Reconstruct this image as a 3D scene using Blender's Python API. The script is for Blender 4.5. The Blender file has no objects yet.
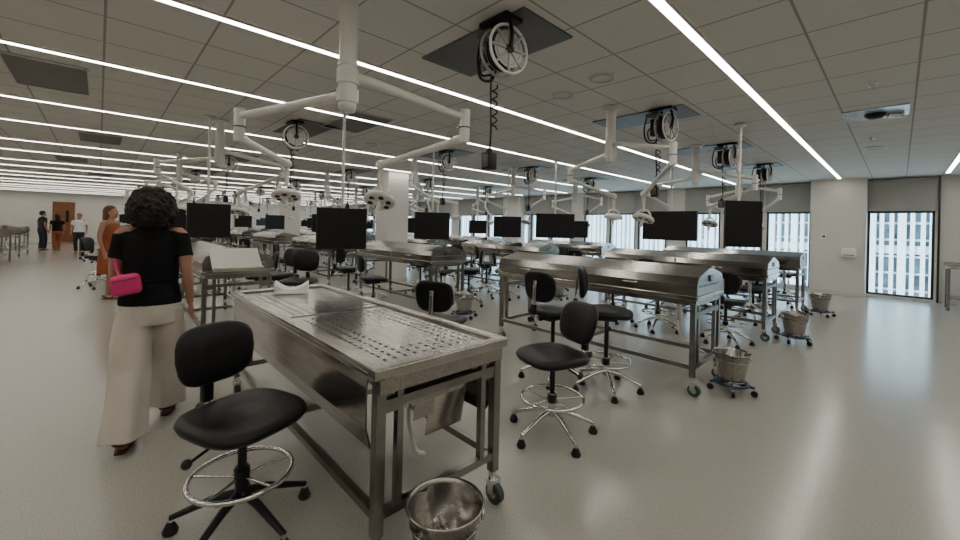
import bpy, bmesh, math, random
from mathutils import Vector, Matrix
random.seed(7)
S = bpy.context.scene
COL = S.collection

# ------------------------------------------------------------ materials
def mat(name, col, rough=0.5, metal=0.0, var=0.06, nscale=12, bump=0.0, bscale=60, spec=0.5, stretch=None):
    m = bpy.data.materials.new(name); m.use_nodes = True
    nt = m.node_tree; b = nt.nodes['Principled BSDF']
    b.inputs['Roughness'].default_value = rough
    b.inputs['Metallic'].default_value = metal
    b.inputs['Specular IOR Level'].default_value = spec
    tc = nt.nodes.new('ShaderNodeTexCoord')
    n = nt.nodes.new('ShaderNodeTexNoise'); n.inputs['Scale'].default_value = nscale
    n.inputs['Detail'].default_value = 3
    src = tc.outputs['Object']
    if stretch:
        mp = nt.nodes.new('ShaderNodeMapping'); mp.inputs['Scale'].default_value = stretch
        nt.links.new(src, mp.inputs['Vector']); src = mp.outputs['Vector']
    nt.links.new(src, n.inputs['Vector'])
    cr = nt.nodes.new('ShaderNodeValToRGB')
    cr.color_ramp.elements[0].position = 0.3; cr.color_ramp.elements[1].position = 0.7
    cr.color_ramp.elements[0].color = tuple(max(0, c*(1-var)) for c in col)+(1,)
    cr.color_ramp.elements[1].color = tuple(min(1, c*(1+var)) for c in col)+(1,)
    nt.links.new(n.outputs['Fac'], cr.inputs['Fac'])
    nt.links.new(cr.outputs['Color'], b.inputs['Base Color'])
    if bump > 0:
        n2 = nt.nodes.new('ShaderNodeTexNoise'); n2.inputs['Scale'].default_value = bscale
        nt.links.new(src, n2.inputs['Vector'])
        bp = nt.nodes.new('ShaderNodeBump'); bp.inputs['Strength'].default_value = bump
        bp.inputs['Distance'].default_value = 0.01
        nt.links.new(n2.outputs['Fac'], bp.inputs['Height'])
        nt.links.new(bp.outputs['Normal'], b.inputs['Normal'])
    return m

def emis(name, col, st):
    m = bpy.data.materials.new(name); m.use_nodes = True
    nt = m.node_tree; nt.nodes.clear()
    o = nt.nodes.new('ShaderNodeOutputMaterial'); e = nt.nodes.new('ShaderNodeEmission')
    e.inputs['Color'].default_value = col+(1,); e.inputs['Strength'].default_value = st
    nt.links.new(e.outputs[0], o.inputs[0]); return m

STEEL = mat('brushed_steel', (.38,.36,.335), .19, 1, .16, 5, .025, 120, stretch=(1,12,12))
STEELT = mat('table_top_steel', (.49,.465,.43), .17, 1, .14, 6, .035, 90)
FRAME = mat('frame_steel', (.26,.245,.225), .28, 1, .12, 9)
CHROME = mat('chrome', (.70,.69,.67), .12, 1, .03, 9)
BLACK = mat('black_vinyl', (.007,.007,.008), .40, 0, .2, 30, .05, 200, spec=.3)
PLAST = mat('black_plastic', (.009,.009,.010), .4, 0, .1, 20, spec=.35)
WHITE = mat('white_enamel', (.70,.68,.64), .3, 0, .03, 6)
WPLAS = mat('white_plastic', (.82,.80,.76), .4, 0, .03, 8)
RUB = mat('grey_rubber', (.04,.05,.045), .6, 0, .1, 10)
GREEN = mat('green_wheel', (.03,.09,.07), .5, 0, .1, 10)
BLUE = mat('blue_dolly', (.015,.035,.10), .4, 0, .1, 10)
SCREEN = mat('screen_glass', (.010,.010,.010), .28, 0, .1, 2, spec=.3)
HOLE = mat('hole_dark', (.02,.018,.016), .7, 0, .1, 9)
DARKP = mat('dark_panel', (.13,.125,.115), .5, .2, .08, 4)
REELM = mat('reel_grey', (.38,.37,.36), .4, .3, .08, 8)
LPANEL = mat('pale_panel', (.38,.45,.50), .3, .3, .08, 4)
WALL = mat('wall_paint', (.64,.62,.58), .6, 0, .02, 2, .02, 150)
SHADE = mat('shade_fabric', (.36,.355,.33), .8, 0, .03, 3, .05, 300)
TRIM = mat('trim_paint', (.58,.56,.52), .5, 0, .02, 3)
MULL = mat('mullion_dark', (.02,.022,.025), .4, .3, .1, 5)
WOOD = mat('door_wood', (.20,.07,.025), .4, 0, .25, 6, stretch=(8,8,1))
SKIN = mat('skin', (.36,.18,.115), .5, 0, .06, 10)
HAIRD = mat('hair_dark', (.014,.008,.007), .6, 0, .5, 60, .6, 90, spec=.3)
HAIRA = mat('hair_auburn', (.12,.035,.015), .55, 0, .3, 60, .5, 90)
TEE = mat('black_tee', (.006,.006,.007), .85, 0, .2, 12, .2, 40, spec=.2)
PANT = mat('cream_linen', (.54,.50,.44), .85, 0, .05, 8, .4, 14)
PINK = mat('pink_nylon', (.62,.02,.16), .5, 0, .12, 14, .3, 40)
RUST = mat('rust_fabric', (.28,.07,.022), .8, 0, .1, 12, .2, 30)
NAVY = mat('dark_fabric', (.02,.022,.03), .8, 0, .1, 12)
LEATHER = mat('brown_leather', (.06,.022,.016), .45, 0, .15, 20)
EYE = mat('eye_dark', (.03,.02,.015), .2, 0, .1, 20)
LIP = mat('lips', (.32,.09,.08), .45, 0, .1, 20)
PAPER = mat('paper_white', (.8,.79,.76), .7, 0, .02, 9)
STRIP = emis('light_strip_glow', (1.0,.94,.84), 22)

def node_floor():
    m = bpy.data.materials.new('epoxy_floor'); m.use_nodes = True
    nt = m.node_tree; b = nt.nodes['Principled BSDF']; L = nt.links
    g = nt.nodes.new('ShaderNodeNewGeometry')
    n = nt.nodes.new('ShaderNodeTexNoise'); n.inputs['Scale'].default_value = 110; n.inputs['Detail'].default_value = 4
    n3 = nt.nodes.new('ShaderNodeTexNoise'); n3.inputs['Scale'].default_value = .5; n3.inputs['Detail'].default_value = 3
    for q in (n, n3): L.new(g.outputs['Position'], q.inputs['Vector'])
    cr = nt.nodes.new('ShaderNodeValToRGB')
    cr.color_ramp.elements[0].position = .35; cr.color_ramp.elements[1].position = .65
    cr.color_ramp.elements[0].color = (.335,.322,.288,1); cr.color_ramp.elements[1].color = (.425,.41,.37,1)
    L.new(n.outputs['Fac'], cr.inputs['Fac'])
    mx = nt.nodes.new('ShaderNodeMixRGB'); mx.blend_type = 'MULTIPLY'; mx.inputs[0].default_value = .05
    L.new(cr.outputs['Color'], mx.inputs[1]); L.new(n3.outputs['Fac'], mx.inputs[2])
    L.new(mx.outputs[0], b.inputs['Base Color'])
    b.inputs['Roughness'].default_value = .20; b.inputs['Specular IOR Level'].default_value = .6
    n4 = nt.nodes.new('ShaderNodeTexNoise'); n4.inputs['Scale'].default_value = 22; n4.inputs['Detail'].default_value = 1
    L.new(g.outputs['Position'], n4.inputs['Vector'])
    bp = nt.nodes.new('ShaderNodeBump'); bp.inputs['Strength'].default_value = .11; bp.inputs['Distance'].default_value = .01
    L.new(n4.outputs['Fac'], bp.inputs['Height']); L.new(bp.outputs['Normal'], b.inputs['Normal'])
    return m
def node_ceiling():
    m = bpy.data.materials.new('ceiling_tiles'); m.use_nodes = True
    nt = m.node_tree; b = nt.nodes['Principled BSDF']; L = nt.links
    b.inputs['Roughness'].default_value = .85
    g = nt.nodes.new('ShaderNodeNewGeometry'); sp = nt.nodes.new('ShaderNodeSeparateXYZ')
    L.new(g.outputs['Position'], sp.inputs[0])
    def line(sock, size, off, w):
        a = nt.nodes.new('ShaderNodeMath'); a.operation = 'ADD'; a.inputs[1].default_value = off+100*size
        d = nt.nodes.new('ShaderNodeMath'); d.operation = 'DIVIDE'; d.inputs[1].default_value = size
        f = nt.nodes.new('ShaderNodeMath'); f.operation = 'FRACT'
        l = nt.nodes.new('ShaderNodeMath'); l.operation = 'LESS_THAN'; l.inputs[1].default_value = w/size
        L.new(sock, a.inputs[0]); L.new(a.outputs[0], d.inputs[0]); L.new(d.outputs[0], f.inputs[0]); L.new(f.outputs[0], l.inputs[0])
        return l.outputs[0]
    a = line(sp.outputs['X'], .5714, 1.062, .016); c = line(sp.outputs['Y'], .6, .0, .016)
    mx = nt.nodes.new('ShaderNodeMath'); mx.operation = 'MAXIMUM'; L.new(a, mx.inputs[0]); L.new(c, mx.inputs[1])
    n = nt.nodes.new('ShaderNodeTexNoise'); n.inputs['Scale'].default_value = 60
    L.new(g.outputs['Position'], n.inputs['Vector'])
    cr = nt.nodes.new('ShaderNodeValToRGB')
    cr.color_ramp.elements[0].color = (.60,.58,.54,1); cr.color_ramp.elements[1].color = (.72,.70,.655,1)
    L.new(n.outputs['Fac'], cr.inputs['Fac'])
    mc = nt.nodes.new('ShaderNodeMixRGB'); mc.inputs[2].default_value = (.32,.305,.275,1)
    L.new(mx.outputs[0], mc.inputs[0]); L.new(cr.outputs[0], mc.inputs[1]); L.new(mc.outputs[0], b.inputs['Base Color'])
    return m
def node_glass():
    m = bpy.data.materials.new('window_glass'); m.use_nodes = True
    nt = m.node_tree; nt.nodes.clear()
    o = nt.nodes.new('ShaderNodeOutputMaterial'); t = nt.nodes.new('ShaderNodeBsdfTransparent')
    gl = nt.nodes.new('ShaderNodeBsdfGlossy'); gl.inputs['Roughness'].default_value = .03
    mx = nt.nodes.new('ShaderNodeMixShader'); mx.inputs[0].default_value = .05
    t.inputs[0].default_value = (.88,.97,1.0,1)
    nt.links.new(t.outputs[0], mx.inputs[1]); nt.links.new(gl.outputs[0], mx.inputs[2]); nt.links.new(mx.outputs[0], o.inputs[0])
    return m
FLOOR, CEIL, GLASS = node_floor(), node_ceiling(), node_glass()
FAC1 = mat('facade_fins', (.78,.83,.85), .6, 0, .10, 3)
FAC2 = mat('facade_glass', (.18,.26,.31), .3, 0, .6, 1.6)

# ------------------------------------------------------------ mesh builder
class MB:
    def __init__(s): s.v=[]; s.f=[]; s.m=[]; s.sm=[]; s.mats=[]
    def mi(s, m):
        if m not in s.mats: s.mats.append(m)
        return s.mats.index(m)
    def add(s, vs, fs, m, smooth=False):
        o=len(s.v); s.v += [tuple(v) for v in vs]; k=s.mi(m)
        for f in fs: s.f.append([i+o for i in f]); s.m.append(k); s.sm.append(smooth)
    def box(s, c, d, m, rot=None):
        hx,hy,hz = d[0]/2,d[1]/2,d[2]/2
        vs=[Vector((x,y,z)) for x in(-hx,hx) for y in(-hy,hy) for z in(-hz,hz)]
        if rot is not None: vs=[rot@v for v in vs]
        vs=[v+Vector(c) for v in vs]
        s.add(vs,[(0,1,3,2),(4,6,7,5),(0,4,5,1),(2,3,7,6),(0,2,6,4),(1,5,7,3)],m)
    def rbox(s, c, d, m, r=.01, seg=2, rot=None, smooth=True):
        bm=bmesh.new(); bmesh.ops.create_cube(bm,size=1)
        for v in bm.verts: v.co=Vector((v.co.x*d[0],v.co.y*d[1],v.co.z*d[2]))
        bmesh.ops.bevel(bm,geom=bm.edges[:],offset=r,segments=seg,affect='EDGES',profile=.5)
        bm.verts.index_update()
        vs=[]
        for v in bm.verts:
            p=v.co.copy()
            if rot is not None: p=rot@p
            vs.append(p+Vector(c))
        s.add(vs,[[v.index for v in f.verts] for f in bm.faces],m,smooth); bm.free()
    def ring(s, c, ax, r, seg):
        ax=Vector(ax).normalized()
        ref=Vector((0,0,1)) if abs(ax.z)<.9 else Vector((1,0,0))
        u=ax.cross(ref).normalized(); w=ax.cross(u)
        return [Vector(c)+u*(r*math.cos(2*math.pi*i/seg))+w*(r*math.sin(2*math.pi*i/seg)) for i in range(seg)], ref
    def rings(s, rs, m, cap=True, smooth=True):
        n=len(rs[0]); vs=[p for r in rs for p in r]; fs=[]
        for k in range(len(rs)-1):
            for i in range(n):
                j=(i+1)%n; fs.append((k*n+i,k*n+j,(k+1)*n+j,(k+1)*n+i))
        s.add(vs,fs,m,smooth)
        if cap:
            s.add(rs[0],[list(range(n))[::-1]],m); s.add(rs[-1],[list(range(n))],m)
    def cyl(s,p0,p1,r0,m,r1=None,seg=14,cap=True):
        r1=r0 if r1 is None else r1; ax=Vector(p1)-Vector(p0)
        a,_=s.ring(p0,ax,r0,seg); b,_=s.ring(p1,ax,r1,seg); s.rings([a,b],m,cap)
    def tube(s,pts,rad,m,seg=10,cap=True,squash=1):
        pts=[Vector(p) for p in pts]; n=len(pts)
        rad=rad if isinstance(rad,(list,tuple)) else [rad]*n
        T=[]
        for i in range(n):
            a=pts[max(0,i-1)]; b=pts[min(n-1,i+1)]; T.append((b-a).normalized())
        u=T[0].cross(Vector((0,0,1)) if abs(T[0].z)<.9 else Vector((1,0,0))).normalized()
        rs=[]
        for i in range(n):
            if i: u=(u-T[i]*u.dot(T[i])).normalized()
            w=T[i].cross(u)
            rs.append([pts[i]+u*(rad[i]*math.cos(2*math.pi*k/seg))+w*(rad[i]*squash*math.sin(2*math.pi*k/seg)) for k in range(seg)])
        s.rings(rs,m,cap)
    def loft(s,secs,m,seg=20,cap=True):
        s.rings([[Vector((x+rx*math.cos(2*math.pi*k/seg),y+ry*math.sin(2*math.pi*k/seg),z)) for k in range(seg)] for x,y,z,rx,ry in secs],m,cap)
    def torus(s,c,R,r,m,ax=(0,0,1),seg=28,ms=8):
        ax=Vector(ax).normalized(); ref=Vector((0,0,1)) if abs(ax.z)<.9 else Vector((1,0,0))
        u=ax.cross(ref).normalized(); w=ax.cross(u); vs=[];fs=[]
        for i in range(seg):
            d=u*math.cos(2*math.pi*i/seg)+w*math.sin(2*math.pi*i/seg)
            for j in range(ms):
                t=2*math.pi*j/ms; vs.append(Vector(c)+d*(R+r*math.cos(t))+ax*(r*math.sin(t)))
        for i in range(seg):
            for j in range(ms):
                a=(i+1)%seg;b=(j+1)%ms; fs.append((i*ms+j,a*ms+j,a*ms+b,i*ms+b))
        s.add(vs,fs,m,True)
    def lathe(s,prof,c,m,seg=24,ax=(0,0,1)):
        ax=Vector(ax).normalized(); rs=[]
        for r,z in prof:
            q,_=s.ring(Vector(c)+ax*z,ax,max(r,.0005),seg); rs.append(q)
        s.rings(rs,m,False)
    def ball(s,c,r,m,seg=12,sc=(1,1,1)):
        n=seg//2+1; rs=[]
        for k in range(n):
            t=math.pi*k/(n-1); rr=max(math.sin(t),.02)*r; z=-math.cos(t)*r
            rs.append([Vector((c[0]+rr*sc[0]*math.cos(2*math.pi*i/seg),c[1]+rr*sc[1]*math.sin(2*math.pi*i/seg),c[2]+z*sc[2])) for i in range(seg)])
        s.rings(rs,m,True)
    def mesh(s,name):
        me=bpy.data.meshes.new(name); me.from_pydata(s.v,[],s.f)
        for m in s.mats: me.materials.append(m)
        me.polygons.foreach_set('material_index',s.m); me.polygons.foreach_set('use_smooth',s.sm)
        bm=bmesh.new(); bm.from_mesh(me); bmesh.ops.recalc_face_normals(bm,faces=bm.faces); bm.to_mesh(me); bm.free()
        me.update(); return me
    def obj(s,name,loc=(0,0,0),rz=0,parent=None):
        return place(s.mesh(name),name,loc,rz,parent)
def place(me,name,loc=(0,0,0),rz=0,parent=None):
    o=bpy.data.objects.new(name,me); o.location=loc; o.rotation_euler=(0,0,rz); COL.objects.link(o)
    if parent: o.parent=parent
    return o
def remesh(mb,name,vox,m,smooth=4,parent=None):
    o=mb.obj(name)
    r=o.modifiers.new('r','REMESH'); r.mode='VOXEL'; r.voxel_size=vox; r.use_smooth_shade=True
    if smooth:
        q=o.modifiers.new('s','SMOOTH'); q.factor=.5; q.iterations=smooth
    dg=bpy.context.evaluated_depsgraph_get()
    me=bpy.data.meshes.new_from_object(o.evaluated_get(dg)); me.name=name
    o.modifiers.clear(); o.data=me; me.materials.clear(); me.materials.append(m)
    for p in me.polygons: p.use_smooth=True; p.material_index=0
    if parent: o.parent=parent
    return o
def bez(pts,n=8):
    P=[Vector(p) for p in pts]; out=[]
    for i in range(len(P)-1):
        a=P[max(i-1,0)];b=P[i];c=P[i+1];d=P[min(i+2,len(P)-1)]
        for k in range(n):
            t=k/n; out.append(.5*((2*b)+(c-a)*t+(2*a-5*b+4*c-d)*t*t+(3*b-a-3*c+d)*t**3))
    out.append(P[-1]); return out

# ------------------------------------------------------------ room shell
XL,XR,YB,YF,H = -34.0,5.0,-6.0,14.0,2.93
def simple(name,c,d,m):
    b=MB(); b.box((0,0,0),d,m); return b.obj(name,c)
simple('floor',((XL+XR)/2,(YB+YF)/2,-.05),(XR-XL,YF-YB,.1),FLOOR)
simple('ceiling',((XL+XR)/2,(YB+YF)/2,H+.05),(XR-XL,YF-YB,.1),CEIL)
simple('wall_left',(XL-.1,(YB+YF)/2,H/2),(.2,YF-YB+.4,H),WALL)
simple('wall_right',(XR+.1,(YB+YF)/2,H/2),(.2,YF-YB+.4,H),WALL)
simple('wall_near',((XL+XR)/2,YB-.1,H/2),(XR-XL,.2,H),WALL)
wins=[(-.56,.56),(1.25,2.3),(2.6,3.6)]
x=-1.66
for i in range(40):
    if x-1.0<XL+.3: break
    wins.append((x-1.0,x)); x-=1.0+(.10 if i%3!=2 else .62)
wins.sort()
b=MB(); zt=2.12; y0=14.1
prev=XL
for a,c in wins:
    b.box(((prev+a)/2,y0,H/2),(a-prev,.2,H),WALL)
    b.box(((a+c)/2,y0,(H+zt)/2),(c-a,.2,H-zt),WALL)
    b.box(((a+c)/2,y0,.03),(c-a,.2,.06),WALL)
    prev=c
b.box(((prev+XR)/2,y0,H/2),(XR-prev,.2,H),WALL)
b.obj('wall_back')
for n,(a,c) in enumerate(wins):
    w=MB(); cx=(a+c)/2; t=.045
    w.box((a+t/2,14.05,(zt+.06)/2),(t,.08,zt-.06),MULL); w.box((c-t/2,14.05,(zt+.06)/2),(t,.08,zt-.06),MULL)
    w.box((cx,14.05,zt-t/2),(c-a-2*t,.08,t),MULL); w.box((cx,14.05,.06+t/2),(c-a-2*t,.08,t),MULL)
    w.box((cx,14.06,(zt+.06)/2),(c-a-2*t,.008,zt-.06-2*t),GLASS)
    w.obj('window_%d'%(n+1))
    w=MB(); w.box((cx,13.965,2.52),(c-a+.06,.012,.80),SHADE); w.cyl((a,13.96,2.88),(c,13.96,2.88),.03,SHADE)
    w.cyl((a-.02,13.965,2.115),(c+.02,13.965,2.115),.012,MULL)
    w.obj('roller_shade')
simple('trim_1',(.62,13.96,H/2),(.035,.06,H-.02),MULL)
def column(x,y,dx,dy):
    q=MB(); q.box((0,0,H/2),(dx,dy,H),WALL); q.box((0,0,.05),(dx+.02,dy+.02,.1),TRIM); q.obj('column',(x,y,0))
column(-1.1,13.78,1.06,.42)
column(-9.5,5.75,.62,.62)
column(-17.5,5.75,.62,.62); column(-25.5,5.75,.62,.62)
column(-12.2,13.78,.9,.42)
simple('baseboard_back',((XL+-1.7)/2,13.985,.05),(-1.7-XL,.03,.1),TRIM)
simple('baseboard_left',(XL+.015,4,.05),(.03,19.9,.1),TRIM)
d=MB(); d.box((.03,0,1.2),(.05,.92,2.38),WOOD)
for yy in(-.49,.49): d.box((.05,yy,1.2),(.08,.06,2.4),TRIM)
d.box((.05,0,2.43),(.08,1.04,.06),TRIM); d.box((.06,.15,1.55),(.01,.14,.7),SCREEN); d.cyl((.09,-.38,.95),(.09,-.38,1.15),.012,CHROME)
d.obj('door_1',(XL+.01,-1.5,0))

# neighbouring building outside
f=MB(); f.box((-16,30,6),(80,.5,30),FAC2)
xx=-55; i=0
while xx<23:
    f.box((xx,29.55,6),(.16 if i%3 else .30,.6,30),FAC1); xx+=.36; i+=1
z=-8.0; j=0
while z<20:
    f.box((-16,29.66,z),(80,.24,.10),FAC1)
    if j%5==0: f.box((-16,29.64,z+.35),(80,.28,.42),FAC1)
    z+=.85; j+=1
f.obj('neighbouring_building')

# ------------------------------------------------------------ light strips
xs=[2.95,.7]+[v for k in range(9) for v in(-1.05-4*k,-3.3-4*k)]
for xx in xs:
    if xx<XL+.3: continue
    q=MB(); q.box((0,0,-.008),(.062,18.6,.012),STRIP)
    q.box((-.038,0,-.006),(.014,18.62,.016),TRIM); q.box((.038,0,-.006),(.014,18.62,.016),TRIM)
    q.obj('linear_ceiling_light',(xx,4.0,H-.004))

# ------------------------------------------------------------ tables
def caster(b,x,y,wm,r=.055,ang=0):
    b.cyl((x,y,.17),(x,y,.13),.022,CHROME,seg=10)
    dx,dy=math.cos(ang),math.sin(ang)
    b.box((x+dx*.01,y+dy*.01,.115),(.05,.06,.03),CHROME)
    px,py=-dy,dx
    for s in(-1,1): b.box((x+px*.025*s+dx*.01,y+py*.025*s+dy*.01,.085),(.045 if abs(dx)>.5 else .005,.005 if abs(dx)>.5 else .045,.07),CHROME)
    c=Vector((x+dx*.02,y+dy*.02,r))
    b.cyl(c-Vector((px,py,0))*.017,c+Vector((px,py,0))*.017,r,wm,seg=18)
    b.cyl(c-Vector((px,py,0))*.020,c+Vector((px,py,0))*.020,r*.45,CHROME,seg=12)
def frame(b,L,W,top,wm):
    hx,hy=L/2-.05,W/2-.045
    for sx in(-1,1):
        for sy in(-1,1):
            b.box((sx*hx,sy*hy,(top+.17)/2),(.045,.045,top-.17),FRAME)
            b.box((sx*hx,sy*(hy-.10),(top+.24)/2),(.032,.032,top-.24),FRAME)
            b.box((sx*hx,sy*(hy-.05),top-.12),(.03,.07,.04),FRAME)
            caster(b,sx*hx,sy*hy,wm)
        b.box((sx*hx,0,.26),(.038,2*hy-.045,.038),FRAME)
        b.box((sx*hx,0,top-.10),(.038,2*hy-.045,.038),FRAME)
    for sy in(-1,1):
        b.box((0,sy*hy,.26),(2*hx-.045,.038,.038),FRAME)
    b.box((0,0,.26),(.038,2*hy-.04,.038),FRAME)
def open_table():
    L,W,T=2.48,.80,.90; b=MB(); frame(b,L,W,.83,RUB)
    e=.055
    for sy in(-1,1): b.rbox((0,sy*(W/2-e/2),T-.025),(L,e,.05),STEELT,.008,2,smooth=False)
    for sx in(-1,1): b.rbox((sx*(L/2-e/2),0,T-.025),(e,W-2*e+.01,.05),STEELT,.008,2,smooth=False)
    b.box((0,0,T-.04),(.03,W-2*e,.03),STEELT)
    b.box((0,0,T-.055),(L-2*e,W-2*e,.012),FRAME)
    for sx in(-1,1):
        pl=(L/2-e)-.03; cx=sx*(.022+pl/2)
        b.rbox((cx,0,T-.022),(pl-.01,W-2*e-.012,.006),STEELT,.002,1,smooth=False)
        nx,ny=18,11
        for i in range(nx):
            for j in range(ny):
                edge = j<3 or j>ny-4 or i<3 or i>nx-4
                if not edge: continue
                hxp=cx+(i-(nx-1)/2)*.058; hyp=(j-(ny-1)/2)*.055
                n=8; vs=[(hxp+.017*math.cos(2*math.pi*k/n),hyp+.008*math.sin(2*math.pi*k/n),T-.0185) for k in range(n)]
                b.add(vs,[list(range(n))],HOLE)
    hx,hy=L/2-.09,W/2-.09
    b.add([(-hx,-hy,.86),(hx,-hy,.86),(hx,hy,.86),(-hx,hy,.86),(-hx,-hy*.5,.70),(hx,-hy*.5,.66),(hx,hy*.5,.66),(-hx,hy*.5,.70)],
          [(0,1,5,4),(1,2,6,5),(2,3,7,6),(3,0,4,7),(4,5,6,7)],STEEL)
    for sx in(-1,1): b.box((sx*(L/2-.02),0,T-.08),(.012,W-.06,.07),STEEL)
    for sy in(-1,1):
        pr=[(W/2-.012,.865),(W/2-.004,.80),(W/2-.004,.62),(W/2-.03,.53),(W/2-.075,.49)]
        vs=[];fs=[]
        for sx in(-1,1):
            for off in(0,-.008):
                for (yy,zz) in pr: vs.append((sx*(L/2-.09),sy*(yy+off),zz))
        n=len(pr)
        for k in range(n-1):
            fs.append((k,k+1,2*n+k+1,2*n+k)); fs.append((n+k,n+k+1,3*n+k+1,3*n+k))
            fs.append((k,k+1,n+k+1,n+k)); fs.append((2*n+k,2*n+k+1,3*n+k+1,3*n+k))
        b.add(vs,fs,STEEL)
        b.cyl((-L/2+.07,sy*(W/2-.005),.868),(L/2-.07,sy*(W/2-.005),.868),.008,FRAME,seg=8)
    b.cyl((L/2-.35,0,.68),(L/2-.35,0,.52),.025,CHROME)
    b.tube(bez([(L/2-.35,0,.54),(L/2-.345,.0,.42),(L/2-.30,.02,.30),(L/2-.25,.04,.29)]),.012,WPLAS,8)
    b.box((L/2-.16,.12,.62),(.006,.24,.40),STEELT,Matrix.Rotation(.18,3,'Y'))
    b.box((L/2-.13,-.05,.70),(.006,.12,.30),STEEL,Matrix.Rotation(.10,3,'Y'))
    return b
def closed_table():
    L,W=2.50,.78; b=MB(); frame(b,L,W,.84,GREEN)
    hx,hy=L/2-.03,W/2-.05
    b.add([(-hx,-hy,.90),(hx,-hy,.90),(hx,hy,.90),(-hx,hy,.90),(-hx,-hy,.82),(hx,-hy,.82),(hx,hy,.82),(-hx,hy,.82)],
          [(0,1,5,4),(1,2,6,5),(2,3,7,6),(3,0,4,7),(4,5,6,7)],STEEL)
    b.rbox((0,0,.895),(L,W,.045),STEELT,.008,2,smooth=False)
    pr=[(-.37,.92),(-.378,1.01),(-.34,1.085),(-.012,1.165),(-.012,1.15),(.012,1.15),(.012,1.165),(.34,1.085),(.378,1.01),(.37,.92)]
    n=len(pr); X=L/2-.012
    vs=[(-X,y,z) for y,z in pr]+[(X,y,z) for y,z in pr]
    b.add(vs,[(k,(k+1)%n,n+(k+1)%n,n+k) for k in range(n)]+[list(range(n)),list(range(n,2*n))],STEEL)
    for sx in(-1,1):
        for sy in(-1,1):
            b.tube([(sx*X*.55,sy*.377,.985),(sx*X*.55,sy*.41,.985),(sx*X*.55-.14,sy*.41,.985),(sx*X*.55-.14,sy*.377,.985)],.007,CHROME,6)
        b.box((sx*(X+.006),0,1.0),(.008,.58,.012),FRAME); b.box((sx*(X+.008),0,1.06),(.012,.10,.06),FRAME)
    b.box((0,-.378,1.0),(.02,.006,.15),FRAME); b.box((0,.378,1.0),(.02,.006,.15),FRAME)
    b.cyl((L/2-.3,0,.82),(L/2-.3,0,.6),.025,CHROME)
    b.tube(bez([(L/2-.3,0,.62),(L/2-.28,0,.45),(L/2-.15,.06,.34),(L/2-.09,.1,.30)]),.013,WPLAS,8)
    return b
ROWY=[1.233,4.30,7.10,9.70]
open_table().obj('dissection_table',(-2.71,ROWY[0],0))
CT=closed_table().mesh('dissection_table')
stations=[]
for r,yy in enumerate(ROWY):
    for k in range(8):
        cx=(-2.71 if r==0 else -2.49)-4.0*k
        stations.append((k,r,cx,yy))
        if (k,r)!=(0,0): place(CT,'dissection_table',(cx,yy,0))
def work_table(L,W,T):
    b=MB(); b.rbox((0,0,T-.02),(L,W,.04),STEELT,.008,2,smooth=False)
    for sx in(-1,1):
        for sy in(-1,1):
            b.box((sx*(L/2-.05),sy*(W/2-.05),(T-.04+.03)/2),(.04,.04,T-.07),FRAME)
            b.cyl((sx*(L/2-.05),sy*(W/2-.05),0),(sx*(L/2-.05),sy*(W/2-.05),.03),.02,RUB)
    b.box((0,0,.25),(L-.08,W-.08,.02),STEEL); b.box((0,W/2-.01,T+.04),(L,.015,.08),STEELT)
    return b
work_table(1.9,.7,.9).obj('work_table',(1.62,13.1,0))
work_table(2.4,.75,.9).obj('work_table',(-19.3,-2.45,0))
place(CT,'dissection_table',(-23.6,-2.45,0))

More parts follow.
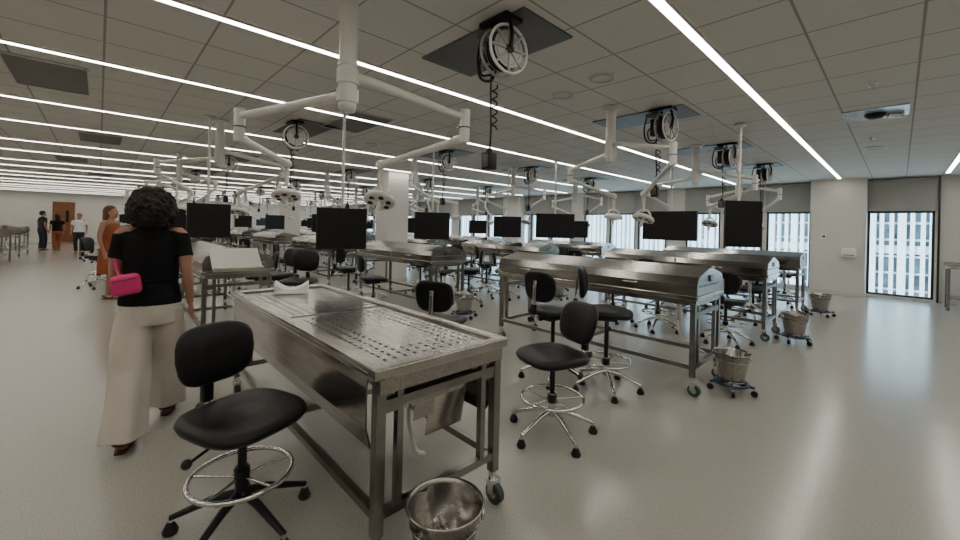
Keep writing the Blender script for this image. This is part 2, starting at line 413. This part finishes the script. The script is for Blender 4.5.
# ------------------------------------------------------------ chairs
def chair(base,seat=.60,big=1.0,tilt=.06,phase=.3,pz=.235):
    b=MB()
    for i in range(5):
        a=2*math.pi*i/5+phase; d=Vector((math.cos(a),math.sin(a),0))
        b.tube([d*.02+Vector((0,0,.17)),d*.12+Vector((0,0,.15)),d*.31+Vector((0,0,.075))],[.022,.02,.014],base,8)
        e=d*.31
        b.cyl(e+Vector((0,0,.08)),e+Vector((0,0,.035)),.012,CHROME,seg=8)
        b.lathe([(.0,.0),(.030,.0),(.034,.015),(.021,.045),(.014,.055)],e,PLAST,12)
    b.cyl((0,0,.13),(0,0,.30),.030,base); b.cyl((0,0,.30),(0,0,seat-.10),.020,PLAST)
    b.torus((0,0,.265),.225,.012,CHROME,seg=32)
    for i in range(5):
        a=2*math.pi*i/5+phase; d=Vector((math.cos(a),math.sin(a),0))
        b.cyl(d*.02+Vector((0,0,.25)),d*.222+Vector((0,0,.265)),.007,CHROME,seg=6)
    b.cyl((0,0,.23),(0,0,.29),.036,PLAST)
    b.rbox((0,-.02,seat-.085),(.17,.24,.05),PLAST,.012,2)
    b.tube([(.06,.0,seat-.10),(.20,.02,seat-.12),(.26,.03,seat-.13)],.007,PLAST,6); b.ball((.27,.03,seat-.13),.022,PLAST,10)
    b.tube([(-.06,-.05,seat-.10),(-.22,-.06,seat-.12)],.007,PLAST,6); b.ball((-.23,-.06,seat-.12),.02,PLAST,10)
    n=28
    def sq(rx,ry,z,dz=0):
        out=[]; rx*=big; ry*=big
        for i in range(n):
            t=2*math.pi*i/n; c,s_=math.cos(t),math.sin(t)
            x=rx*math.copysign(abs(c)**.62,c); y=ry*math.copysign(abs(s_)**.62,s_)
            zz=z-dz*max(0,y/ry)**2
            out.append(Vector((x,y+.01,zz)))
        return out
    b.rings([sq(.19,.18,seat-.062),sq(.225,.215,seat-.055,.01),sq(.235,.225,seat-.03,.014),sq(.225,.215,seat-.008,.02),sq(.18,.17,seat+.002,.015),sq(.08,.07,seat-.006,.0)],BLACK)
    z=seat
    b.tube([(0,-.10,z-.09),(0,-.22,z-.10),(0,-.285,z-.06),(0,-.30,z+.05),(0,-.282,z+pz+.06)],.022,CHROME,8,squash=.4)
    b.cyl((0,-.31,z-.07),(0,-.35,z-.07),.025,PLAST); b.rbox((0,-.295,z+.02),(.055,.04,.10),PLAST,.01,2)
    def pad(y,sc):
        out=[]
        for i in range(n):
            t=2*math.pi*i/n; c,s_=math.cos(t),math.sin(t)
            x=.195*sc*math.copysign(abs(c)**.6,c); zz=.150*sc*math.copysign(abs(s_)**.6,s_)
            if zz<0: x*=1-.10*(zz/-.145)
            out.append(Vector((x,-.24+y+.9*x*x-tilt*zz*2,z+pz+zz)))
        return out
    b.rings([pad(-.03,.86),pad(-.028,.95),pad(-.012,1.0),pad(.008,.98),pad(.02,.85),pad(.022,.4)],BLACK)
    return b
CH=chair(CHROME).mesh('lab_stool'); CHT=chair(CHROME,.70).mesh('lab_stool'); CHB=chair(PLAST,.585,1.08).mesh('lab_stool')
CHX=chair(CHROME,.76).mesh('lab_stool'); CHC=chair(CHROME,.605,1.03,.14,.55,.19).mesh('lab_stool')
def pl_chair(me,x,y,ang): place(me,'lab_stool',(x,y,0),math.radians(ang-90))
pl_chair(CHB,-2.21,.53,21)
pl_chair(CHC,-1.74,2.43,-108)
pl_chair(CHT,-2.40,3.34,86)
pl_chair(CHX,-1.90,3.50,26)
pl_chair(CH,-3.14,2.50,120)
pl_chair(CH,-6.25,3.45,75); pl_chair(CHT,-7.1,3.4,100)
pl_chair(CHT,-11.9,.02,60); pl_chair(CH,-12.8,.1,100)
for (k,r,cx,yy) in stations:
    for side in(-1,1):
        for j,ox in enumerate((-.75,.05,.8)):
            rr=random.random()
            if (k,r) in((0,0),) : continue
            if (k,r)==(0,1) and side<0: continue
            if (k,r)==(1,1) and side<0: continue
            if k==2 and r==0 and side<0: continue
            if k==1 and r==0 and side<0: continue
            if rr<.22: continue
            x=cx+ox+random.uniform(-.12,.12); y=yy+side*(.78+random.uniform(0,.18))
            if any(abs(x-px)<.65 and abs(y-5.75)<.65 for px in(-9.5,-17.5,-25.5)): continue
            pl_chair(CHT if rr>.6 else CH,x,y,(90 if side<0 else -90)+random.uniform(-50,50))

# ------------------------------------------------------------ ceiling booms
def light_head(b,p,tilt=(0,0,-1)):
    p=Vector(p); ax=Vector(tilt).normalized()
    b.cyl(p+Vector((0,0,.20)),p+Vector((0,0,.07)),.016,WHITE)
    b.torus(p+Vector((0,0,.02)),.075,.012,WHITE,ax=(1,0,.2),seg=20)
    b.lathe([(.0,-.035),(.07,-.03),(.115,-.012),(.128,.01),(.124,.03),(.10,.034),(.0,.034)],p,WHITE,28,ax)
    q,_=b.ring(p+ax*.034,ax,.078,6)
    for i in range(6):
        b.cyl(q[i],q[i]+ax*.006,.022,PLAST,seg=12)
    b.cyl(p+ax*.03,p+ax*.12,.017,WPLAS,seg=12)
def boom(z1,a1,z2,a2,bot):
    b=MB()
    b.lathe([(.0,H),(.10,H),(.10,H-.02),(.075,H-.035),(.056,H-.04)],(0,0,0),WHITE,24)
    b.cyl((0,0,H-.04),(0,0,bot),.054,WHITE,seg=20); b.cyl((0,0,z1+.08),(0,0,z1+.06),.062,WHITE,seg=20)
    b.cyl((0,0,z1+.045),(0,0,z1-.045),.066,WHITE,seg=20); b.cyl((0,0,z2+.04),(0,0,z2-.04),.066,WHITE,seg=20)
    b.lathe([(.054,bot),(.045,bot-.03),(0,bot-.035)],(0,0,0),WHITE,20)
    def arm(z0,el,zl,end,ze,tilt):
        el=Vector(el); end=Vector(end); h=Vector((0,0,z0)); d=(Vector((el.x,el.y,0))).normalized()
        top=Vector((el.x,el.y,zl))
        b.tube([h+d*.04,h+d*.12,top-d*.06,top],[.036,.030,.025,.028],WHITE,12)
        b.cyl(top+Vector((0,0,.045)),top-Vector((0,0,.18)),.036,WHITE,seg=16)
        b.cyl(top-Vector((0,0,.075)),top-Vector((0,0,.085)),.040,DARKP,seg=16)
        s=top-Vector((0,0,.15)); e=Vector((end.x,end.y,ze+.28))
        dd=(e-s).normalized()
        b.tube([s,s+dd*.08,s+dd*.10,e-dd*.12,e-dd*.1,e],[.030,.034,.026,.026,.032,.032],WHITE,12)
        b.ball(e,.042,WHITE,12); b.cyl(e,(end.x,end.y,ze+.18),.020,WHITE)
        light_head(b,(end.x,end.y,ze),tilt)
    arm(z1,*a1); arm(z2,*a2)
    return b.mesh('surgical_light_boom')
BM=boom(2.48,((.59,.59,0),2.33,(-.25,.39,0),1.66,(.25,-.3,-1)),2.38,((-.65,-.52,0),2.31,(-1.10,.05,0),1.70,(-.2,-.1,-1)),2.30)
BM0=boom(2.40,((.24,.75,0),2.27,(-.60,.58,0),1.71,(.35,-.45,-1)),2.28,((-.80,-.40,0),2.23,(-1.56,.16,0),1.76,(.3,-.1,-1)),2.22)
for (k,r,cx,yy) in stations:
    px=cx+(.0 if r==0 else .15)
    if (k,r)==(0,0): place(BM0,'surgical_light_boom',(-2.35,1.09,0),0); continue
    rot={1:math.radians(-62),2:math.radians(-45),3:math.radians(-70)}.get(r,0)+ (random.uniform(-.5,.5) if k>0 else 0)
    place(BM,'surgical_light_boom',(px,yy,0),rot)

# cord reels on ceiling panels
def reel():
    b=MB()
    b.box((-.34,.26,H-.006),(1.13,.56,.012),DARKP)
    b.box((0,0,H-.025),(.26,.16,.03),PLAST)
    c=Vector((.04,0,H-.23)); ax=Vector((.99,-.12,0)).normalized(); up=Vector((0,0,1)); u=ax.cross(up)
    for s in(-1,1):
        q=c+ax*.050*s
        b.torus(q,.160,.010,WHITE if s>0 else REELM,ax=ax,seg=28); b.torus(q,.10,.008,REELM,ax=ax,seg=22)
        b.cyl(q-ax*.002,q+ax*.002,.125,REELM,seg=24)
        b.cyl(q-ax*.012,q+ax*.018*s,.032,PLAST,seg=16)
        for i in range(8):
            d=u*math.cos(i*.7854)+up*math.sin(i*.7854)
            b.cyl(q+ax*.004*s+d*.03,q+ax*.004*s+d*.155,.010,REELM,seg=6)
        b.tube([q+ax*.02*s,q+ax*.03*s+Vector((0,0,.1)),Vector((q.x,q.y,H-.03))],.014,PLAST,8)
    b.cyl(c-ax*.045,c+ax*.04,.10,PLAST,seg=24)
    for i in range(4): b.torus(c+ax*(-.036+.024*i),.115,.014,PLAST,ax=ax,seg=24,ms=6)
    e=c-ax*.14
    b.rbox(e+Vector((0,0,.02)),(.08,.08,.20),PLAST,.01,2); b.rbox(e+Vector((-.02,-.02,.16)),(.13,.10,.05),DARKP,.01,2)
    b.tube(bez([e+Vector((0,0,.14)),e+Vector((-.07,-.02,.17)),e+Vector((-.11,-.03,.03)),e+Vector((-.09,-.02,-.12)),e+Vector((0,0,-.16)),e+Vector((.06,.0,-.08))]),.010,PLAST,6)
    b.tube(bez([e+Vector((.0,0,.05)),e+Vector((-.05,-.06,-.02)),e+Vector((-.03,-.06,-.13)),e+Vector((.05,0,-.12))]),.008,PLAST,6)
    s=Vector((-.06,-.02,c.z-.08))
    b.tube(bez([s,s+Vector((.0,0,-.2)),s+Vector((.01,0,-.45)),s+Vector((0,0,-.60))],5),.007,PLAST,6)
    t=s+Vector((.03,.01,0)); hel=[t+Vector((.020*math.cos(i*1.3),.020*math.sin(i*1.3),-.14-.012*i)) for i in range(26)]
    b.tube(hel,.006,PLAST,5)
    b.rbox(s+Vector((0,0,-.66)),(.08,.08,.12),PLAST,.008,2); b.rbox(s+Vector((.0,-.041,-.66)),(.05,.006,.09),DARKP,.002,1); b.ball(s+Vector((0,0,-.59)),.026,PLAST,8)
    return b.mesh('ceiling_cord_reel')
RM=reel()
RY=[1.98,4.72,7.25,9.80]
for (k,r,cx,yy) in stations: place(RM,'ceiling_cord_reel',(-1.92-4.0*k,RY[r],0))

# monitors hanging on thin poles
def put_monitor(x,y,z,ang,w=.62,h=.44):
    b=MB()
    b.rbox((0,0,0),(w,.045,h),PLAST,.008,2,smooth=False); b.box((0,.024,0),(w-.03,.003,h-.03),SCREEN)
    b.box((0,-.04,0),(.22,.05,.22),PLAST)
    b.cyl((0,-.085,-.02),(0,-.085,H-z),.018,WHITE,seg=12); b.box((0,-.07,0),(.1,.04,.1),WHITE)
    b.lathe([(.0,H-z-.002),(.07,H-z-.002),(.06,H-z-.03),(.02,H-z-.05)],(0,-.085,0),WHITE,16)
    b.obj('ceiling_monitor',(x,y,z),math.radians(ang-90))
toc=lambda x,y:math.degrees(math.atan2(-y,-x))
for (x,y,z,w,h,off) in [(-4.7,2.15,1.44,.58,.50,0),(-6.45,1.08,1.50,.50,.46,10),(-2.75,7.12,1.60,.90,.50,-20),(-1.40,6.03,1.62,.50,.60,38),
                    (-4.9,6.8,1.56,.78,.50,0),(-5.75,4.3,1.50,.62,.48,0),(-6.5,7.1,1.52,.66,.50,0)]:
    put_monitor(x,y,z,toc(x,y)+off,w,h)
for (k,r,cx,yy) in stations:
    if k>=2 or (k==1 and r==3) :
        put_monitor(cx+.3,yy-.1,1.5,toc(cx,yy)+random.uniform(-35,35),.62,.46)

def panel(name,x,y,dx,dy,m,extra=None):
    b=MB(); b.box((0,0,-.006),(dx,dy,.012),m)
    if extra=='cam':
        b.lathe([(.0,-.07),(.06,-.065),(.09,-.04),(.10,-.012)],(0,0,0),PLAST,20); b.cyl((.1,.05,-.03),(.22,.12,-.03),.03,CHROME)
    if extra=='vent':
        for s in(-1,1): b.box((0,s*dy/2,-.012),(dx,.015,.014),TRIM); b.box((s*dx/2,0,-.012),(.015,dy,.014),TRIM)
    b.obj(name,(x,y,H))
panel('ceiling_camera',-.22,6.5,.55,.56,LPANEL,'cam')
for x,y in[(-5.95,-.38),(-9.9,.0),(-5.3,2.6),(-14,-.5),(-18,0)]: panel('air_vent',x,y,1.1,.56,DARKP,'vent')
for x,y in[(-2.5,3.56),(-1.95,3.4),(-6.5,3.5),(-.3,9),(-10.5,3.5)]:
    b=MB(); b.lathe([(.0,-.008),(.09,-.010),(.105,-.012),(.125,-.004),(.125,0)],(0,0,0),TRIM,24); b.torus((0,0,-.01),.10,.006,REELM,seg=24); b.obj('ceiling_speaker',(x,y,H))
for x,y in[(-.2,5.2),(-4.3,3.6),(-.3,8.1),(-8.2,2.8)]:
    b=MB(); b.lathe([(.04,0),(.035,-.012),(.012,-.015),(.012,-.035),(.022,-.04),(0,-.042)],(0,0,0),CHROME,16); b.obj('fire_sprinkler',(x,y,H))
b=MB(); b.rbox((0,0,0),(.28,.12,.22),WPLAS,.02,3); b.box((0,-.061,-.06),(.2,.004,.02),PLAST); b.obj('towel_dispenser',(-.86,13.505,1.08))
b=MB(); b.rbox((0,0,0),(.10,.03,.14),WPLAS,.006,2); b.box((0,-.016,.02),(.06,.003,.05),SCREEN); b.obj('thermostat',(-1.35,13.555,1.45))

# ------------------------------------------------------------ buckets
def bucket(dolly):
    b=MB(); z=.10 if dolly else 0.0
    b.lathe([(.0,z+.008),(.108,z+.008),(.112,z+.03),(.162,z+.285),(.172,z+.29),(.174,z+.297),(.168,z+.303),(.160,z+.297),(.154,z+.28),(.106,z+.035),(.0,z+.03)],(0,0,0),STEEL,32)
    b.torus((0,0,z+.012),.108,.008,STEEL,seg=28); b.torus((0,0,z+.22),.150,.004,STEEL,seg=28,ms=6)
    b.tube([(.17*math.cos(t),.17*math.sin(t),z+.27-.09*math.sin(t)) for t in[math.pi*i/14 for i in range(15)]],.004,CHROME,6)
    for s in(-1,1): b.rbox((s*.168,0,z+.265),(.012,.05,.035),CHROME,.003,1)
    if dolly:
        b.torus((0,0,.088),.15,.014,BLUE,seg=28)
        for i in range(5):
            a=i*1.2566; x,y=math.cos(a),math.sin(a)
            b.cyl((0,0,.088),(x*.2,y*.2,.085),.014,BLUE,seg=8)
            b.cyl((x*.2,y*.2,.09),(x*.2,y*.2,.05),.01,CHROME,seg=8)
            b.cyl((x*.2-y*.014,y*.2+x*.014,.03),(x*.2+y*.014,y*.2-x*.014,.03),.03,PLAST,seg=14)
    else:
        b.box((-.07,-.128,.13),(.06,.003,.06),PAPER,Matrix.Rotation(-.5,3,'Z')@Matrix.Rotation(-.19,3,'X'))
        for i in range(9):
            a=random.uniform(0,6.28); r=random.uniform(0,.07); x,y=r*math.cos(a),r*math.sin(a); zz=.05+.018*i
            if i%2: b.torus((x,y,zz),.035,.009,CHROME,ax=(random.uniform(-1,1),random.uniform(-1,1),1),seg=16,ms=6)
            else: b.cyl((x,y,zz),(x+random.uniform(-.05,.05),y+random.uniform(-.05,.05),zz+.03),.016,FRAME,.01)
    return b
bucket(False).obj('steel_bucket',(-1.35,1.115,0),math.radians(40))
BD=bucket(True).mesh('steel_bucket')
for i,(x,y) in enumerate([(-1.08,4.38),(-.99,7.05),(-1.0,9.75),(-4.95,4.4),(-5.0,7.1)]):
    o=place(BD,'steel_bucket',(x,y,0),i*.8)
    if i==0: o.scale=(.93,.93,.93)

# headrest on front table
b=MB(); rs=[]
for x in(-.15,-.12,-.08,-.03,.03,.08,.12,.15):
    t=abs(x)/.15; h=.04+.07*t**1.6; w=.065-.012*t
    rs.append([Vector((x,-w,0)),Vector((x,w,0)),Vector((x,w,h*.75)),Vector((x,w*.5,h)),Vector((x,-w*.5,h*.92)),Vector((x,-w,h*.7))])
b.rings(rs,WPLAS,True,False)
b.rbox((0,0,.010),(.24,.18,.02),WPLAS,.006,2)
o=b.obj('headrest_block',(-3.68,1.24,.8825),math.radians(62)); o.scale=(.88,.88,1)
# tilted book holder hooked on the end of the second table
b=MB(); R=Matrix.Rotation(math.radians(40),3,'Y')
b.rbox((0,0,.0),(.36,.50,.010),TRIM,.003,1,R,smooth=False)
b.box((.15,0,-.10),(.02,.50,.05),STEELT,R)
for s in(-1,1):
    b.box((-.135,s*.14,-.01),(.02,.02,.18),FRAME); b.tube([(-.14,s*.14,-.09),(0,s*.14,-.09),(.10,s*.14,-.09)],.009,FRAME,8)
b.obj('book_stand',(-5.295,1.16,1.06),0)

# ------------------------------------------------------------ people
def hand(b,w,dirv,side,curl=.35):
    w=Vector(w); d=Vector(dirv).normalized(); s=Vector(side); s=(s-d*s.dot(d)).normalized(); n=d.cross(s)
    b.tube([w-d*.02,w+d*.02,w+d*.05,w+d*.085],[.024,.030,.036,.034],SKIN,12,squash=.55)
    for i,(o,l) in enumerate(((.026,.070),(.009,.078),(-.009,.072),(-.026,.056))):
        p0=w+d*.075+s*o; p1=p0+d*l*.45+n*l*.10*curl; p2=p1+(d*(1-curl)+n*curl).normalized()*l*.32; p3=p2+(d*(1-1.6*curl)+n*1.6*curl).normalized()*l*.28
        b.tube([p0,p1,p2,p3],[.0095,.009,.008,.0065],SKIN,8)
    p0=w+d*.025+s*.026; p1=p0+(s*.8+d*.7).normalized()*.035; p2=p1+(d+s*.15).normalized()*.03
    b.tube([w+d*.01+s*.01,p0,p1,p2],[.014,.013,.011,.008],SKIN,8)
def person(name,loc,ang,height=1.70,lf=(-.09,-.24,0),rf=(.09,.25,0),la=None,ra=None,hair='curly',hairm=HAIRD,top=TEE,bottom=PANT,kind='pants',sleeve=.6,vox=.008,bag=False,shoes=LEATHER,wide=1.0):
    root=bpy.data.objects.new(name,None); COL.objects.link(root)
    root.empty_display_size=.2
    lf,rf=Vector(lf),Vector(rf)
    la=la or [(-.185,-.0,1.385),(-.235,-.03,1.12),(-.235,.04,.88)]
    ra=ra or [(.185,-.0,1.385),(.235,-.03,1.12),(.235,.04,.88)]
    b=MB()
    b.loft([(0,0,.80,.12,.09),(0,-.01,.88,.165,.115),(0,-.01,.95,.165,.115),(0,0,1.05,.125,.092),(0,.005,1.18,.14,.10),(0,.01,1.28,.155,.108),(0,0,1.36,.165,.09),(0,-.005,1.41,.12,.065),(0,-.005,1.445,.062,.055),(0,0,1.48,.052,.052),(0,.01,1.54,.05,.052)],SKIN,24)
    b.loft([(0,.045,1.478,.028,.03),(0,.04,1.495,.048,.06),(0,.025,1.53,.062,.082),(0,.015,1.57,.070,.092),(0,.01,1.61,.074,.096),(0,.005,1.65,.070,.090),(0,0,1.685,.052,.066),(0,0,1.703,.02,.03)],SKIN,20)
    b.tube([(0,.098,1.607),(0,.112,1.585),(0,.122,1.568),(0,.106,1.56)],[.007,.010,.013,.010],SKIN,8)
    for s in(-1,1): b.ball((s*.076,.005,1.585),.026,SKIN,10,(.35,.7,1.1))
    def limb(ps,rs):
        pts=bez(ps,5); m=[]
        k=len(ps)-1
        for i in range(len(pts)):
            t=i/5; j=min(int(t),k-1); f=t-j; m.append(rs[j]*(1-f)+rs[j+1]*f)
        b.tube(pts,m,SKIN,14)
    for A,s in((la,-1),(ra,1)):
        limb([(s*.10,0,1.37)]+[tuple(p) for p in A],[.05,.05,.037,.024])
        d=Vector(A[2])-Vector(A[1]); d.normalize()
        hand(b,A[2],d,(0,1,.2) if abs(d.z)>.6 else (0,0,1),.4)
    for F,s in((lf,-1),(rf,1)):
        hip=Vector((s*.085,0,.87)); an=F+Vector((0,0,.085)); kn=(hip+an)/2+Vector((0,.04+.02*(F.y<0),.02))
        limb([hip,kn,an],[.088,.056,.036])
        b.tube([F+Vector((0,-.05,.035)),F+Vector((0,0,.045)),F+Vector((0,.08,.032)),F+Vector((0,.15,.022)),F+Vector((0,.175,.02))],[.03,.038,.036,.032,.02],SKIN,12,squash=.75)
    remesh(b,'body',vox,SKIN,3,root)
    q=MB()
    for s in(-1,1):
        q.ball((s*.03,.093,1.592),.011,WPLAS,10,(1.3,.6,.8)); q.ball((s*.03,.099,1.592),.006,EYE,8)
        q.tube([(s*.015,.104,1.612),(s*.03,.103,1.617),(s*.047,.09,1.612)],.0035,HAIRD,6)
    q.tube([(-.024,.090,1.532),(-.01,.100,1.535),(.01,.100,1.535),(.024,.090,1.532)],[.003,.006,.006,.003],LIP,6)
    q.obj('face',parent=root)
    c=MB()
    if kind=='pants':
        c.loft([(0,-.005,.90,.185,.140),(0,-.01,.95,.183,.138),(0,0,1.05,.160,.120),(0,.005,1.18,.164,.125),(0,.01,1.28,.170,.130),(0,0,1.36,.172,.108),(0,-.005,1.41,.130,.08),(0,-.005,1.44,.078,.066)],top,24)
    else:
        c.loft([(0,.0,.46,.20,.17),(0,-.01,.70,.19,.15),(0,-.01,.90,.182,.134),(0,0,1.05,.145,.108),(0,.005,1.18,.158,.116),(0,.01,1.28,.170,.124),(0,0,1.36,.172,.102),(0,-.005,1.40,.12,.075)],top,24)
    if sleeve>0:
        for A,s in((la,-1),(ra,1)):
            a0=Vector(A[0]); e=a0.lerp(Vector(A[1]),sleeve)
            c.tube([(s*.10,0,1.355),(s*.150,0,1.372),a0+Vector((0,0,-.01)),a0.lerp(e,.5),e],[.068,.066,.060,.058,.062],top,14)
    remesh(c,'shirt' if kind=='pants' else 'dress',vox*1.1,top,3,root)
    if kind=='pants':
        c=MB()
        c.loft([(0,-.01,.76,.17,.125),(0,-.012,.84,.180,.135),(0,-.01,.92,.176,.130),(0,0,1.02,.150,.110)],bottom,24)
        for F,s in((lf,-1),(rf,1)):
            hip=Vector((s*.088,-.005,.86)); an=F+Vector((0,-.01,.09)); kn=(hip+an)/2+Vector((s*.01,.04,.0))
            wd=[.108,.120,.120,.124,.130] if bottom==PANT else [.1,.09,.075,.07,.065]
            segs=28; rs=[]
            for j in range(17):
                t=j/16; p=hip.lerp(kn,t*2) if t<.5 else kn.lerp(an,t*2-1)
                q4=t*4; i4=min(int(q4),3); w_=wd[i4]*(1-(q4-i4))+wd[i4+1]*(q4-i4)
                ring=[]
                for kk in range(segs):
                    th=2*math.pi*kk/segs
                    fold=1+(.09*t*math.sin(th*5+s+t*2.5)+.04*math.sin(th*3-t*9)) if bottom==PANT else 1
                    ring.append(Vector((p.x+w_*.95*fold*math.cos(th),p.y+w_*fold*math.sin(th),p.z)))
                rs.append(ring)
            c.rings(rs[::-1],bottom,True)
        remesh(c,'trousers',vox*1.1,bottom,1,root)
    c=MB()
    for F in(lf,rf):
        c.tube([F+Vector((0,-.085,.012)),F+Vector((0,-.03,.012)),F+Vector((0,.08,.012)),F+Vector((0,.17,.012)),F+Vector((0,.195,.012))],[.03,.04,.042,.045,.028],shoes,14,squash=.25)
        c.tube([F+Vector((-.042,.09,.015)),F+Vector((-.03,.09,.055)),F+Vector((0,.09,.066)),F+Vector((.03,.09,.055)),F+Vector((.042,.09,.015))],.014,shoes,8)
        c.tube([F+Vector((-.038,.02,.02)),F+Vector((-.038,-.05,.06)),F+Vector((0,-.085,.065)),F+Vector((.038,-.05,.06)),F+Vector((.038,.02,.02))],.011,shoes,8)
    c.obj('sandals',parent=root)
    c=MB()
    if hair=='curly':
        for i in range(900):
            u=random.uniform(-1,1); t=random.uniform(0,6.283); rr=math.sqrt(1-u*u)
            x,y,z=rr*math.cos(t),rr*math.sin(t),u
            sc=random.uniform(.84,1.0)
            P=Vector((x*.142*sc,-.025+y*.14*sc,1.575+z*.155*sc))
            if z<0: P.x*=1+.20*(-z)
            if P.y>.065 and P.z<1.665 and abs(P.x)<.085: continue
            c.ball(P,random.uniform(.010,.020),hairm,8)
        c.ball((0,-.04,1.60),.118,hairm,14); c.ball((0,-.05,1.52),.105,hairm,14)
        remesh(c,'hair',.0055,hairm,0,root)
    else:
        lo=1.40 if hair=='long' else 1.52
        c.loft([(0,-.06,lo,.07,.03),(0,-.055,lo+.07,.085,.06),(0,-.03,1.58,.088,.085),(0,-.02,1.63,.088,.098),(0,-.01,1.68,.075,.088),(0,-.01,1.71,.045,.055),(0,-.01,1.72,.015,.02)],hairm,20)
        remesh(c,'hair',.010,hairm,1,root)
    if bag:
        c=MB(); R=Matrix.Rotation(-.18,3,'Y')
        c.rbox((-.105,-.175,1.06),(.165,.075,.14),PINK,.035,4,R); c.tube([(-.17,-.214,1.08),(-.105,-.218,1.095),(-.04,-.213,1.11)],.003,LEATHER,6)
        c.tube(bez([(-.17,-.15,1.05),(-.185,-.03,1.10),(-.17,.09,1.13),(-.05,.145,1.12),(.08,.14,1.10),(.165,.05,1.09),(.165,-.06,1.08),(.08,-.135,1.08),(-.05,-.16,1.07)],6),.010,TEE,8,squash=.4)
        c.tube(bez([(-.13,-.16,1.09),(-.165,-.11,1.15),(-.19,-.04,1.22),(-.17,.05,1.30)],6),.012,PINK,8,squash=.35)
        c.obj('waist_bag',parent=root)
    k=height/1.70
    root.scale=(k*wide,k,k); root.location=loc; root.rotation_euler=(0,0,math.radians(ang-90))
    return root
person('walking_woman',(-3.69,.28,0),166,1.70,lf=(-.08,-.26,.0),rf=(.075,.25,0),
       la=[(-.165,0,1.385),(-.205,.02,1.12),(-.17,.23,1.05)],ra=[(.165,0,1.385),(.215,-.05,1.13),(.235,.0,.89)],bag=True,vox=.0065,wide=.98)
person('woman_in_rust_dress',(-10.2,.16,0),60,1.72,lf=(-.09,0,0),rf=(.09,.03,0),hair='long',hairm=HAIRA,top=RUST,kind='dress',sleeve=0,vox=.011)
person('standing_man',(-26.5,-1.82,0),120,1.75,lf=(-.10,0,0),rf=(.10,.03,0),hair='short',top=NAVY,bottom=NAVY,vox=.014,shoes=PLAST)
person('standing_woman',(-26.3,-1.36,0),200,1.62,lf=(-.08,0,0),rf=(.08,.03,0),hair='long',top=TEE,bottom=RUST,vox=.014)
person('standing_visitor',(-24.0,-.6,0),-10,1.66,lf=(-.08,0,0),rf=(.08,.03,0),hair='short',hairm=HAIRA,top=PAPER,bottom=NAVY,vox=.014)

# ------------------------------------------------------------ world, sun, camera
w=bpy.data.worlds.new('world'); S.world=w; w.use_nodes=True
bg=w.node_tree.nodes['Background']; bg.inputs[0].default_value=(.70,.86,1,1); bg.inputs[1].default_value=3.8
sl=bpy.data.lights.new('sun','SUN'); sl.energy=6.0; sl.angle=.02; so=bpy.data.objects.new('sun',sl); COL.objects.link(so)
so.rotation_euler=Vector((.35,.75,-.6)).to_track_quat('-Z','Y').to_euler(); so.location=(0,-10,30)

cam=bpy.data.cameras.new('camera'); cam.sensor_width=36; cam.lens=15.0; cam.shift_y=-43/960; cam.clip_end=300; cam.clip_start=.05
co=bpy.data.objects.new('camera',cam); COL.objects.link(co)
F=Vector((-.724,.69,0)).normalized(); Rv=Vector((F.y,-F.x,0)); Z=Vector((0,0,1)); rho=math.radians(1.36)
r_=Rv*math.cos(rho)+Z*math.sin(rho); u_=Z*math.cos(rho)-Rv*math.sin(rho)
M=Matrix((r_,u_,-F)).transposed().to_4x4(); M.translation=Vector((0,0,1.5)); co.matrix_world=M
S.camera=co
